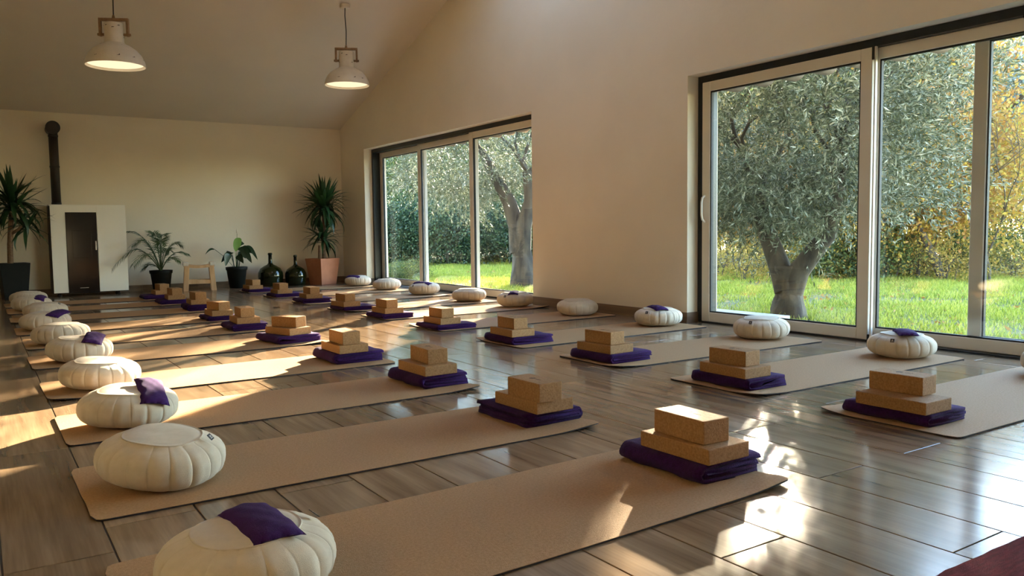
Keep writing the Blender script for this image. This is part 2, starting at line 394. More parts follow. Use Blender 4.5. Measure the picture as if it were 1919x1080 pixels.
mb = MB(); mb.box(5.050, 5.062, 3.222, 3.240, 1.90, 1.99); mb.box(5.050, 5.062, 3.222, 3.240, 0, .05); mb.build('brush_seal', M['gasket'], w1, bevel=.004)
MB().box(5.055, 5.075, 3.212, 3.222, .02, 1.985).build('cover_strip', M['sash'], w1)
w2 = empty('window_2'); tag(w2, kind='structure'); outer(w2, *W2)
sash(w2, 'sash', 9.965, 11.42, 5.17); sash(w2, 'sash', 8.50, 10.05, 5.112); B = sash(w2, 'sash', 7.09, 8.56, 5.058)
handle(B, 5.058, 7.13, .95)

# eave outside: channel roof tiles on a board
ev = empty('tiled_eave'); tag(ev, 'row of curved clay roof tiles hanging just above the glass doors outside', 'roof tiles')
MB().box(XO+.006, 5.74, -1, 13.9, 2.172, 2.21).build('eave_board', M['coping'], ev)
arc = [(math.cos(t), math.sin(t)) for t in np.linspace(PI, 2*PI, 11)]
def tile_mesh(sgn, R, th=.014):
    mb = MB(); V = []; F = []
    for x in (5.315, 5.66):
        for rr in (R, R-th):
            for c, s in arc: V.append((x, c*rr, sgn*s*rr))
    n = len(arc)
    for i in range(n-1):
        F += [(i, i+1, 2*n+i+1, 2*n+i), (n+i, 3*n+i, 3*n+i+1, n+i+1), (i, n+i, n+i+1, i+1), (2*n+i, 2*n+i+1, 3*n+i+1, 3*n+i)]
    F += [(0, 2*n, 3*n, n), (n-1, 2*n-1, 4*n-1, 3*n-1)]
    mb.add(V, F); return mb.mesh('roof_tile', M['tile'], True)
tm = tile_mesh(1, .105); tc_ = tile_mesh(-1, .085)
y = 1.6
while y < 12.2:
    obj('roof_tile', tm, ev, (0, y, 2.085)); obj('cover_tile', tc_, ev, (0, y+.15, 2.085)); y += .30

# ------------------------------------------------------------------ outdoors
rng = np.random.default_rng(3)
gp = MB(); gp.add([(-60, -60, -.21), (110, -60, -.21), (110, 110, -.21), (-60, 110, -.21)], [(0,1,2,3)])
tag(gp.build('ground', M['earth']), kind='structure')
tag(MB().box(XO+.03, 5.95, -1.5, 4.9, -.19, -.05).box(XO+.03, 6.40, 4.9, 6.6, -.19, -.05).box(XO+.03, 5.95, 6.6, 13.5, -.19, -.05).build('terrace', M['terrace']), kind='structure')
def grass(name, n, x0, x1, y0, y1, h0, h1):
    P = np.stack([rng.uniform(x0, x1, n), rng.uniform(y0, y1, n), np.full(n, -.2)], 1)
    clump = .6+.5*np.sin(P[:, 0]*3.1+np.sin(P[:, 1]*2.3)*2)*np.cos(P[:, 1]*2.7)
    keep = rng.uniform(0, 1, n) < np.clip(.30+.9*clump+.35*np.sin(P[:, 0]*.9+P[:, 1]*1.3), .12, 1); P = P[keep]; clump = clump[keep]; n = len(P)
    h = rng.uniform(h0, h1, n)*(.45+.75*clump)
    a = rng.uniform(0, 2*PI, n); s = np.stack([np.cos(a), np.sin(a), np.zeros(n)], 1)*rng.uniform(.004, .009, n)[:, None]
    l = rng.normal(size=(n, 3))*.4; l[:, 2] = 1; tip = P + l*h[:, None]
    V = np.stack([P-s, P+s, tip], 1).reshape(-1, 3)
    o = obj(name, fast_mesh(name, V, 3, M['grass']))
    tag(o, 'sunlit green grass of the lawn outside the glass doors', 'grass', kind='stuff'); return o
def litter(n):
    P = np.stack([rng.uniform(6, 17, n), rng.uniform(1.5, 24, n), np.full(n, -.185)], 1); D = rng.normal(size=(n, 3)); D[:, 2] *= .25
    o = obj('fallen_leaves', fast_mesh('fallen_leaves', leaf_quads(P, D, rng.uniform(.04, .08, n), rng.uniform(.02, .04, n), rng), 4, M['oak_russet']))
    tag(o, 'brown and yellow fallen leaves scattered on the lawn', 'leaves', kind='stuff')
litter(5000)
grass('lawn_grass', 330000, 5.96, 16.5, 1.5, 24, .025, .085)

def branch(mb, p, d, L, r, depth, rr, tips, wob=.25, n=6, split=(2, 3)):
    pts = [p]; rad = [r]; q = Vector(p); dd = Vector(d).normalized()
    for i in range(4):
        dd = (dd + Vector((rr.gauss(0, wob), rr.gauss(0, wob), rr.gauss(0, wob*.6)+.06))).normalized()
        q = q + dd*(L/4); pts.append(tuple(q)); rad.append(r*(1-.11*(i+1)))
    mb.tube(pts, rad, n, caps=False)
    tips.append(tuple(q))
    if depth > 0:
        for _ in range(rr.randint(*split)):
            e = (dd + Vector((rr.gauss(0, .6), rr.gauss(0, .6), rr.gauss(.1, .35)))).normalized()
            branch(mb, tuple(q), e, L*rr.uniform(.6, .8), r*.56, depth-1, rr, tips, wob, max(4, n-1), split)
def crown_leaves(rg, C, R, n, size, asp, clusters=160, spread=.22, shell=.75, up=.15):
    c = rg.normal(size=(clusters, 3)); c /= np.linalg.norm(c, axis=1, keepdims=True)
    c *= rg.uniform(shell**3, 1, (clusters, 1))**(1/3.0) * rg.uniform(.55, 1.12, (clusters, 1))
    c = c*np.array(R) + np.array(C)
    idx = rg.integers(0, clusters, n); sp_ = rg.uniform(.5, 1.4, clusters)*spread*max(R)
    P = c[idx] + rg.normal(size=(n, 3))*sp_[idx][:, None]*np.array([1, 1, .75])
    D = rg.normal(size=(n, 3)); D[:, 2] += up
    L = rg.uniform(.7, 1.3, n)*size
    return leaf_quads(P, D, L, L*asp, rg)
def sprays(rg, C, R, n_tw, per, tw_len, leaf, asp, holes=()):
    """feathery olive shoots: leaves in pairs along a twig"""
    c = rg.normal(size=(n_tw, 3)); c /= np.linalg.norm(c, axis=1, keepdims=True)
    rad = rg.uniform(.12, 1, (n_tw, 1))**(1/2.4)
    lump = 1+.16*np.sin(c[:, :1]*7+1)*np.cos(c[:, 1:2]*6)+.1*np.sin(c[:, 2:]*9)
    O = c*rad*lump*np.array(R) + np.array(C)
    D = c + rg.normal(size=(n_tw, 3))*.55; D[:, 2] += .25; D /= np.linalg.norm(D, axis=1, keepdims=True)
    t = np.tile(np.linspace(0.05, 1, per), n_tw)[:, None]
    O_ = np.repeat(O, per, 0); D_ = np.repeat(D, per, 0)
    Lw = np.repeat(rg.uniform(.6, 1.3, n_tw), per)[:, None]*tw_len
    droop = np.zeros_like(O_); droop[:, 2:] = -.12*(t**2)*Lw
    P = O_ + D_*t*Lw + droop
    S = rg.normal(size=P.shape)*.75; d = D_ + S
    L = rg.uniform(.7, 1.25, len(P))*leaf
    return leaf_quads(P, d, L, L*asp, rg)

def olive(name, label, loc, fork, arms, C, R, seed, n_tw, trunk_r=.27, lean=(0, 0), per=22, gap=None, flare=.4):
    rg = np.random.default_rng(seed); rr = random.Random(seed)
    root = empty(name, loc); tag(root, label, 'tree')
    mb = MB(); tips = []
    # gnarled trunk
    H = fork; n = 22; V = []; F = []; rows = 14
    for j in range(rows):
        t = j/(rows-1); z = H*t-.05
        base = trunk_r*(1.32-.52*min(t*1.8, 1)+.30*flare*max(0, t-.72)/.28)
        for i in range(n):
            a = 2*PI*i/n
            r = base*(1+.10*math.sin(3*a+5*t)+.07*math.sin(5*a-7*t+1)+.05*math.sin(9*a+11*t)+rr.uniform(-.02, .02))
            sx = 1+.45*flare*max(0, t-.6)/.4
            V.append((r*math.cos(a)*.9+lean[0]*t, r*math.sin(a)*sx+lean[1]*t, z))
    for j in range(rows-1):
        for i in range(n):
            k = (i+1) % n; F.append((j*n+i, j*n+k, (j+1)*n+k, (j+1)*n+i))
    F.append(tuple(range((rows-1)*n, rows*n))); mb.add(V, F)
    mb.build('trunk', M['bark'], root, smooth=True)
    for pts, r0, r1 in arms:
        m2 = MB(); k = len(pts); m2.tube(pts, [r0+(r1-r0)*i/(k-1) for i in range(k)], 12, caps=False)
        e = Vector(pts[-1]); d = (e-Vector(pts[-2])).normalized()
        for _ in range(4):
            branch(m2, tuple(e), d+Vector((rr.gauss(0, .5), rr.gauss(0, .5), rr.gauss(.1, .3))), .8, r1*.42, 2, rr, tips, .25, 6)
        m2.build('branch', M['bark'], root, smooth=True)
    V = sprays(rg, C, R, n_tw, per, .34, .070, .19)
    q = V.reshape(-1, 4, 3); V = q[q[:, :, 0].min(1)+loc[0] > 5.85].reshape(-1, 3)   # shoots are pruned clear of the eave
    if gap is not None:        # leaves cleared along a sun ray so a light patch gets in
        q = V.reshape(-1, 4, 3); c = q[:, 0] - (np.array(gap)-np.array(loc))
        dd = np.array(sdir); al = c@dd; dist = np.linalg.norm(c - al[:, None]*dd, axis=1); V = q[dist > .13].reshape(-1, 3)
    o = obj('foliage', fast_mesh('foliage', V, 4, M['olive_leaf']), root); tag(o, kind='stuff')
    return root
olive('olive_tree', 'old forked olive tree with silvery leaves behind the left pane of the near glass door',
      (7.3, 5.6, -.2), .62, [([(0, .03, .30), (0, .11, .52), (.02, .25, .78), (0, .37, 1.05), (.05, .46, 1.5)], .135, .075),
      ([(0, -.03, .30), (0, -.12, .52), (.02, -.28, .72), (0, -.48, .92), (.05, -.54, 1.4)], .125, .07)],
      (.15, .30, 2.30), (1.6, 1.95, 1.55), 11, 7500, .165, gap=(1.42, 1.50, 0))
olive('olive_tree', 'olive tree with a thick leaning trunk behind the far glass door',
      (7.95, 11.6, -.2), 1.15, [([(-.04, .10, .60), (-.05, .16, 1.05), (-.12, .30, 1.5), (-.25, .55, 1.95), (-.35, .8, 2.4)], .18, .07),
      ([(-.03, .06, .55), (-.02, -.0, 1.05), (.05, -.12, 1.5), (.0, -.1, 2.0)], .17, .08)],
      (-.3, 1.25, 2.75), (1.5, 1.8, 1.45), 12, 3600, .205, (-.05, .10), flare=-.35)

def make_tree(name, seed, H, tr, C, R, n, size, asp, leafm, depth=3, clusters=130, spread=.2, stems=1):
    rg = np.random.default_rng(seed); rr = random.Random(seed)
    root = empty(name, (0, 0, -.25)); tips = []
    mb = MB()
    for s in range(stems):
        x, y = (rr.uniform(-.3, .3), rr.uniform(-.3, .3)) if s else (0, 0)
        branch(mb, (x, y, -.1), (rr.gauss(0, .08), rr.gauss(0, .08), 1), H*.42, tr*(1 if s == 0 else .6), depth, rr, tips, .10, 9, (2, 4))
    mb.build('trunk', M['bark2'], root, smooth=True)
    V = crown_leaves(rg, C, R, n, size, asp, clusters, spread)
    o = obj('foliage', fast_mesh('foliage', V, 4, leafm), root); tag(o, kind='stuff')
    return root
TR = dict(
    yellow=make_tree('oak_tree', 21, 4.4, .10, (0, 0, 2.9), (1.5, 1.5, 2.0), 17000, .085, .6, M['oak_yellow']),
    russet=make_tree('oak_tree', 22, 4.6, .12, (0, 0, 3.0), (1.6, 1.6, 2.0), 15000, .085, .6, M['oak_russet']),
    green=make_tree('broadleaf_tree', 23, 4.6, .14, (0, 0, 2.8), (1.9, 1.9, 2.2), 22000, .085, .5, M['green_leaf']),
    dark=make_tree('evergreen_tree', 24, 5.0, .16, (0, 0, 3.0), (2.1, 2.1, 2.7), 30000, .085, .5, M['dark_leaf']),
    dense=make_tree('broadleaf_tree', 29, 4.6, .14, (0, 0, 2.7), (2.0, 2.0, 2.4), 38000, .085, .5, M['mixed_leaf'], clusters=260, spread=.17),
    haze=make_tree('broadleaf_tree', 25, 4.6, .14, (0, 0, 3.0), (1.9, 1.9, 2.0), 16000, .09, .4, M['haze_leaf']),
    sapling=make_tree('sapling', 31, 3.4, .045, (0, 0, 2.1), (1.5, 1.5, 1.5), 5200, .075, .6, M['oak_yellow'], depth=3, clusters=110, spread=.16, stems=4),
    brush=make_tree('shrub', 26, .9, .03, (0, 0, .45), (1.0, 1.0, .5), 2200, .06, .5, M['brush'], depth=2, clusters=60, spread=.25, stems=5),
    bush=make_tree('shrub', 27, .9, .03, (0, 0, .6), (1.0, 1.0, .65), 9000, .07, .5, M['green_leaf'], depth=2, clusters=60, spread=.25, stems=4),
    darkbush=make_tree('shrub', 28, 1.4, .04, (0, 0, 1.0), (1.1, 1.1, 1.1), 12000, .075, .5, M['dark_leaf'], depth=2, clusters=60, spread=.25, stems=4),
)
used = set()
def put(kind, az, d, s, rz, label, group=None, sz=None):
    o = TR[kind] if kind not in used else copy_tree(TR[kind]); used.add(kind)
    a = math.radians(az); o.location = (d*math.sin(a), d*math.cos(a), -.25); o.rotation_euler = (0, 0, rz)
    o.scale = (s, s, sz or s)
    tag(o, label, 'shrub' if kind in ('brush', 'bush', 'darkbush') else 'tree', group)
WOOD = 'woodland trees beyond the lawn'
T_LIST = [
 # behind the near glass door (azimuth from the camera), distance, scale
 ('yellow', 49.9, 27, 1.50, .2, 'yellow autumn oak seen left of the old olive trunk'),
 ('green', 47.6, 42, 2.00, 5.0, 'distant green tree at the left edge of the near glass door'),
 ('dense', 51.6, 33, 1.62, 1.1, 'green tree with an autumn tint seen above the fork of the old olive'),
 ('yellow', 54.8, 22, 1.25, 2.4, 'golden oak just right of the old forked olive'),
 ('dense', 53.6, 25, 1.30, 2.0, 'leafy green tree close behind the right arm of the olive'),
 ('dense', 56.2, 19, 1.05, .7, 'green feathery tree filling the left part of the middle pane'),
 ('dense', 55.2, 29, 1.46, 3.4, 'far green tree above the left part of the middle pane'),
 ('yellow', 58.6, 19, 1.14, 4.1, 'golden leaved oak behind the middle pane of the near glass door'),
 ('dense', 58.6, 26, 1.34, 5.7, 'green tree behind the golden oak of the middle pane'),
 ('russet', 60.8, 19, 1.12, 3.0, 'russet oak with a dark trunk left of the outer sash stile'),
 ('green', 60.6, 31, 1.50, 3.7, 'distant green tree behind the russet oak at the outer sash stile'),
 ('haze', 62.6, 25, 1.25, 5.2, 'haze tinted green tree half hidden by the outer sash stile'),
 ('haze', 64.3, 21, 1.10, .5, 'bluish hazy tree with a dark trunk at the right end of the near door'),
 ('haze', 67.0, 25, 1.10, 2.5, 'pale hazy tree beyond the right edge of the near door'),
 ('yellow', 57.4, 16, .70, 1.4, 'small golden oak at the lawn edge behind the middle pane'),
 ('russet', 61.8, 16.5, .74, 2.2, 'small russet tree at the lawn edge beside the outer sash stile'),
 ('yellow', 52.6, 19, .78, 3.2, 'small yellow tree seen low beside the right arm of the olive'),
 ('russet', 50.4, 18, .70, 4.2, 'small russet tree seen low left of the olive trunk'),
 ('yellow', 48.4, 20, .74, 5.2, 'small yellow tree seen low at the left edge of the near door'),
 ('russet', 55.0, 18, .72, .9, 'small russet tree seen low behind the stile between the first two panes'),
 ('yellow', 59.8, 17.5, .74, 3.9, 'small yellow tree seen low in the right half of the middle pane'),
 ('dark', 24.6, 33, 1.15, .3, 'dark evergreen behind the left pane of the far glass door'),
 ('green', 26.6, 28, .95, 1.3, 'green tree with sunlit leaves behind the left pane of the far glass door'),
 ('dark', 28.4, 33, 1.20, 2.2, 'dark evergreen behind the middle pane of the far glass door'),
 ('green', 30.4, 28, .95, 3.3, 'sunlit green tree behind the middle pane of the far glass door'),
 ('dark', 32.2, 34, 1.20, 4.2, 'dark evergreen behind the right pane of the far glass door'),
 ('green', 34.0, 27, 1.0, 5.3, 'yellow green tree left of the thick leaning olive trunk'),
 ('dark', 36.2, 34, 1.20, 1.7, 'dark evergreen straight behind the thick leaning olive trunk'),
 ('dark', 21.0, 34, 1.20, 5.7, 'dark evergreen past the left end of the far glass door'),
]
for k, az, d, s, rz, lb in T_LIST: put(k, az, d, s, rz, lb, WOOD)
rr = random.Random(8)
BL = ['left edge of the near door', 'left of the olive trunk', 'olive trunk base', 'fork of the olive', 'right arm of the olive', 'right stile of the left pane', 'left third of the middle pane', 'centre of the middle pane', 'right third of the middle pane', 'outer sash stile', 'right end pane', 'right edge of the picture']
for i in range(12):
    az = 47.8+i*1.75; put(rr.choice(['brush', 'brush', 'bush']), az, rr.uniform(15.5, 19), rr.uniform(.7, 1.0), rr.uniform(0, 6), 'low autumn brush at the wood edge behind the '+BL[i], 'low brush beyond the lawn')
for i in range(11):
    az = 47.6+i*1.8; put('sapling', az, rr.uniform(15.5, 21), rr.uniform(.75, 1.0), rr.uniform(0, 6), 'thin stemmed golden sapling at the wood edge behind the '+BL[i], 'saplings at the wood edge')
    if i % 2: put('brush', az, 28, 2.4, rr.uniform(0, 6), 'tall autumn thicket far behind the '+BL[i], 'thickets behind the lawn')
BD = ['past the left frame of the far door', 'at the left frame of the far door', 'in the left half of the left far pane', 'in the right half of the left far pane', 'at the left edge of the middle far pane', 'in the centre of the middle far pane', 'at the right edge of the middle far pane', 'in the left half of the right far pane', 'in the centre of the right far pane', 'beside the thick leaning olive trunk']
for i in range(10):
    az = 22.5+i*1.6; put('darkbush', az, rr.uniform(23.5, 25.5), rr.uniform(.9, 1.15), rr.uniform(0, 6), 'dark shrub at the wood edge seen '+BD[i], 'dark shrubs beyond the lawn')
for k, az, d in (('bush', 25.3, 16.0), ('bush', 26.4, 17.2)): put(k, az, d, .35, 1.0, 'small weed clump on the lawn behind the left pane of the far door, %s one' % ('left' if az < 26 else 'right'), 'weed clumps on the lawn')
MISSING = [k for k in TR if k not in used]

# ------------------------------------------------------------------ yoga mats
ORD = ['nearest', 'second nearest', 'third nearest', 'fourth nearest', 'fifth nearest', 'sixth nearest', 'fourth farthest', 'third farthest', 'second farthest', 'farthest']
def mat_mesh(seed, curls, z0, th, m, name, inset=0):
    """rounded rectangle grid; curls: {corner: height}"""
    L, W, rc = 1.83-2*inset, .60-2*inset, .035
    xs = np.concatenate([np.linspace(0, .12, 7)[:-1], np.linspace(.12, L-.12, 22), np.linspace(L-.12, L, 7)[1:]])
    ys = np.linspace(0, W, 13)
    ph = seed*1.7; V = []; F = []
    def zz(x, y):
        z = .0012*(1+math.sin(x*5+ph)*math.cos(y*9+ph))
        for (cx, cy_, h, s) in curls:
            d = math.hypot((x-cx*L)*.8, y-cy_*W); z += h*math.exp(-(d/s)**2)
        return z
    nx, ny = len(xs), len(ys)
    for lay in (0, 1):
        for x in xs:
            for y in ys:
                # pull the four corners round
                dx, dy = min(x, L-x), min(y, W-y); X, Y = x, y
                if dx < rc and dy < rc:
                    u, v = rc-dx, rc-dy; mx_ = max(u, v); l = math.hypot(u, v)
                    if l > 1e-9:
                        k = mx_/l; X = (x + (rc-dx)*(1-k)*(1 if x < L/2 else -1)); Y = (y + (rc-dy)*(1-k)*(1 if y < W/2 else -1))
                V.append((X+inset, Y+inset, zz(X, Y)+z0+(th if lay else 0)))
    o = nx*ny
    for i in range(nx-1):
        for j in range(ny-1):
            a = i*ny+j; F += [(o+a, o+a+ny, o+a+ny+1, o+a+1), (a, a+1, a+ny+1, a+ny)]
    for i in range(nx-1):
        a = i*ny; F.append((a, a+ny, o+a+ny, o+a)); a = i*ny+ny-1; F.append((a, o+a, o+a+ny, a+ny))
    for j in range(ny-1):
        F.append((j, o+j, o+j+1, j+1)); a = (nx-1)*ny+j; F.append((a, a+1, o+a+1, o+a))
    return MB().add(V, F).mesh(name, m, False)
# (x0, y0, rot, curls)
curl_sets = [
    [(1, 0, .014, .10)], [(0, 0.25, .010, .09), (1, 0, .012, .10)], [(0, 1, .010, .08)], [(0, 0, .012, .10), (1, 1, .008, .08)],
]
mat_me = []
for i, cs in enumerate(curl_sets):
    mat_me.append((mat_mesh(i, cs, .0040, .0014, M['mat_cork'], 'yoga_mat'), mat_mesh(i, cs, .0, .0040, M['mat_rubber'], 'rubber_base')))
MATS = {'L': [(.2288,1.5004,.0312,0), (.2283,2.4518,.008,1), (.2453,3.4026,.0039,0), (.2497,4.3771,.0154,3), (.2400,5.5029,.0105,1), (.252,6.50,.004,2), (.2283,7.4917,0,0), (.2262,8.5307,.004,3), (.228,9.60,0,2), (.228,10.52,.003,1)],
        'R': [(2.9818,1.5369,-.0055,2), (2.9916,2.4495,-.0005,3), (2.9932,3.4296,-.0109,3), (3.0028,4.4252,.0249,2), (3.0129,5.5705,.0064,2), (3.0267,6.5844,.0253,0), (3.03,7.50,.02,3), (3.01,8.60,.01,0), (3.0,9.72,.0,2), (2.98,10.78,.0,1)]}
for side, sname in (('L', 'left'), ('R', 'right')):
    for i, (x, y, t, v) in enumerate(MATS[side]):
        a, b = mat_me[v]
        o = obj('yoga_mat', a, None, (x, y, .0004), (0, 0, t)); obj('rubber_base', b, o)['label'] = 'dark rubber underside'
        tag(o, '%s cork yoga mat of the %s row, rolled out on the wood look floor' % (ORD[i], sname), 'yoga mat', 'cork yoga mats in two rows')

# ------------------------------------------------------------------ zafu cushions
def cushion_meshes(seed, R=.19, H=.143, NS=18):
    rr = random.Random(seed); n = NS*8; prof = []
    Rt = .118
    # bottom to top profile (r, z)
    K = 20
    for k in range(K+1):
        ph = -PI/2*.93 + (PI*.93)*k/K - 0.0
        r = R*abs(math.cos(ph))**.62; z = H/2+H/2*math.copysign(abs(math.sin(ph))**.80, math.sin(ph))
        prof.append((r, z))
    prof = [p for p in prof if not (p[1] > H*.5 and p[0] < Rt)]
    ztop = prof[-1][1]; prof.append((Rt, max(ztop+.002, H*.985)))
    amp = [rr.uniform(.5, 1.5) for _ in range(NS)]; fold = [rr.uniform(-1, 1) for _ in range(NS)]
    V = []; F = []
    zs = [p[1] for p in prof]
    for j, (r, z) in enumerate(prof):
        hh = z/H; w = math.sin(PI*min(max(hh, .0), 1))
        for i in range(n):
            s = (0, .035, .10, .27, .5, .73, .90, .965)[i % 8]; p = int(i//8); a = 2*PI*(p+s)/NS
            puff = (1-math.exp(-(min(s, 1-s)/.05)))*.0036 + math.sin(PI*s)*.0022*amp[p]
            wr = .0016*math.sin(2*PI*s*1.5+fold[p]*5+hh*4*fold[p])*amp[(p+3) % NS]
            wr += .0030*math.sin(a*31+hh*9*fold[p]+seed)*max(0, hh-.45)*max(0, fold[p])*2
            lump = 1+.012*math.sin(2*a+seed)+.01*math.sin(3*a+seed*2.1)
            rr_ = (r + (puff+wr-.004)*(.35+.65*w))*lump
            V.append((rr_*math.cos(a), rr_*math.sin(a), max(0, z + .002*math.sin(a*3+seed))))
    m = len(prof)
    for j in range(m-1):
        for i in range(n):
            k = (i+1) % n; F.append((j*n+i, j*n+k, (j+1)*n+k, (j+1)*n+i))
    F.append(tuple(range(n-1, -1, -1)))
    side = MB().add(V, F).mesh('cushion_side', M['cushion'], True)
    # top panel: piped rim then gentle dome with a dip
    mb = MB(); V = []; F = []; zt = prof[-1][1]
    rings = [(Rt*1.0, -.004), (Rt*1.015, .0005), (Rt*.99, .0025), (Rt*.965, .0008), (Rt*.9, .003), (Rt*.7, .006), (Rt*.4, .0075), (Rt*.15, .0075)]
    nn = 48
    for r, dz in rings:
        for i in range(nn):
            a = 2*PI*i/nn; lump = 1+.012*math.sin(2*a+seed)+.01*math.sin(3*a+seed*2.1)
            V.append((r*lump*math.cos(a), r*lump*math.sin(a), zt+dz+.002*math.sin(a*3+seed)*(r/Rt)+.0012*math.sin(r*80+a*2+seed)))
    for j in range(len(rings)-1):
        for i in range(nn):
            k = (i+1) % nn; F.append((j*nn+i, j*nn+k, (j+1)*nn+k, (j+1)*nn+i))
    F.append(tuple(range((len(rings)-1)*nn, len(rings)*nn)))
    top = MB().add(V, F).mesh('top_panel', M['cushion'], True)
    return side, top
cvar = [cushion_meshes(s) for s in range(4)]
tagm = MB().box(-.011, .011, -.0008, .0008, -.011, .011).mesh('care_tag', M['tag'])
tagp = MB(); tagp.box(-.004, .004, -.0014, -.0008, -.001, .005); tagp.box(-.007, .007, -.0014, -.0008, -.006, -.003)
tagp = tagp.mesh('tag_mark', M['tagprint'])
CUSH = {'L': [(.465,1.77), (.455,2.735), (.496,3.674), (.496,4.646), (.508,5.72), (.484,6.72), (.450,7.80), (.520,8.95), (.455,9.92), (.47,10.85)],
        'R': [(4.62,1.86), (4.602,2.724), (4.617,3.774), (4.595,4.795), (4.599,5.86), (4.622,6.928), (4.587,7.806), (4.638,8.996), (4.652,10.134), (4.64,11.10)]}
TILT = {('L',0): (0,0), ('L',1): (.10,.05), ('L',2): (.06,.02), ('L',3): (.05,.05), ('L',4): (.03,.03)}
TAGA = {('L',0): (3, .155, .140), ('L',1): (-33, .150, .147), ('L',7): (-40, .15, .14), ('R',1): (195, .176, .118), ('R',2): (193, .165, .127), ('R',3): (196, .176, .118), ('R',5): (200, .176, .116), ('R',7): (192, .176, .116)}
PILLOW = {'L': (0, 2, 4, 6, 8), 'R': (1, 3, 5, 7, 9)}
rr = random.Random(4)
cush_objs = {}
for side, sname in (('L', 'left'), ('R', 'right')):
    for i, (x, y) in enumerate(CUSH[side]):
        v = (i*3+(side == 'R')) % 4; sd, tp = cvar[v]
        tx, ty = TILT.get((side, i), (rr.uniform(-.03, .03), rr.uniform(-.03, .03)))
        z = .0048 + .19*.45*(abs(tx)+abs(ty))*.55
        o = empty('meditation_cushion', (x, y, z), rot=(tx, ty, rr.uniform(0, .3)))
        o.scale = (1, 1, rr.uniform(.96, 1.05) if i else 1.0)
        obj('cushion_side', sd, o); obj('top_panel', tp, o)
        if (side, i) in TAGA:
            a, tr_, tz_ = TAGA[(side, i)]; a = math.radians(a)-o.rotation_euler[2]
            tg = obj('care_tag', tagm, o, (tr_*math.cos(a), tr_*math.sin(a), tz_), (-.85 if tr_ < .16 else -.45, 0, a+PI/2)); tg['label'] = 'small dark sewn tag'
            obj('tag_mark', tagp, tg)
        has = i in PILLOW[side]
        tag(o, '%s round ivory pleated cushion of the %s row%s' % (ORD[i], sname, ', violet eye pillow on top' if has else ', nothing lying on it'), 'cushion', 'ivory meditation cushions on the mats')
        cush_objs[(side, i)] = o

def pillow_mesh(seed, L=.245, W=.115, T=.026, drape=.0):
    rr = random.Random(seed); nx, ny = 20, 14; V = []; F = []
    for s in (1, -1):
        for i in range(nx+1):
            for j in range(ny+1):
                u, v = i/nx*2-1, j/ny*2-1
                e = (max(0, 1-abs(u)**5)*max(0, 1-abs(v)**4))**.5
                z = s*T/2*e + .0016*math.sin(u*9+seed)*math.cos(v*7)*(1 if s > 0 else 0)
                X = u*L/2*(1-.04*abs(v)**3+.03*(abs(u)**6)*(abs(v)**6)); Y = v*W/2*(1-.05*(1-abs(u)**2))
                z += -drape*(u*u)*.6 - drape*.7*v*v
                V.append((Y, X, z+T/2))
    m = (nx+1)*(ny+1)
    for i in range(nx):
        for j in range(ny):
            a = i*(ny+1)+j; F += [(a, a+1, a+ny+2, a+ny+1), (m+a, m+a+ny+1, m+a+ny+2, m+a+1)]
    me = MB().add(V, F).mesh('eye_pillow', M['pillow'], True)
    bm = bmesh.new(); bm.from_mesh(me); bmesh.ops.remove_doubles(bm, verts=bm.verts, dist=.0004); bmesh.ops.recalc_face_normals(bm, faces=bm.faces); bm.to_mesh(me); bm.free()
    return me
pil = [pillow_mesh(s, drape=d) for s, d in ((0, .012), (1, .022), (2, .016))]
PP = {('L',0): (.495,1.775,.148,0,0,.06,0), ('L',2): (.578,3.612,.138,.28,.20,.0,0), ('L',4): (.585,5.655,.146,.14,.22,-.2,0), ('L',6): (.54,7.74,.142,.1,.15,-.5,2), ('L',8): (.53,9.87,.142,.1,.15,-.2,1),
      ('R',1): (4.585,2.69,.150,-.02,.0,-.85,0), ('R',3): (4.565,4.78,.146,0,0,-.35,2), ('R',5): (4.60,6.91,.146,0,0,-.7,1), ('R',7): (4.60,8.96,.144,.05,-.05,.5,2), ('R',9): (4.56,11.06,.143,.05,-.1,.5,1)}
for (side, i), (x, y, z, rx, ry, rz, v) in PP.items():
    o = obj('eye_pillow', pil[v], None, (x, y, z), (rx, ry, rz))
    tag(o, 'violet eye pillow lying on the %s cushion of the %s row' % (ORD[i], 'left' if side == 'L' else 'right'), 'eye pillow', 'violet eye pillows on the cushions')

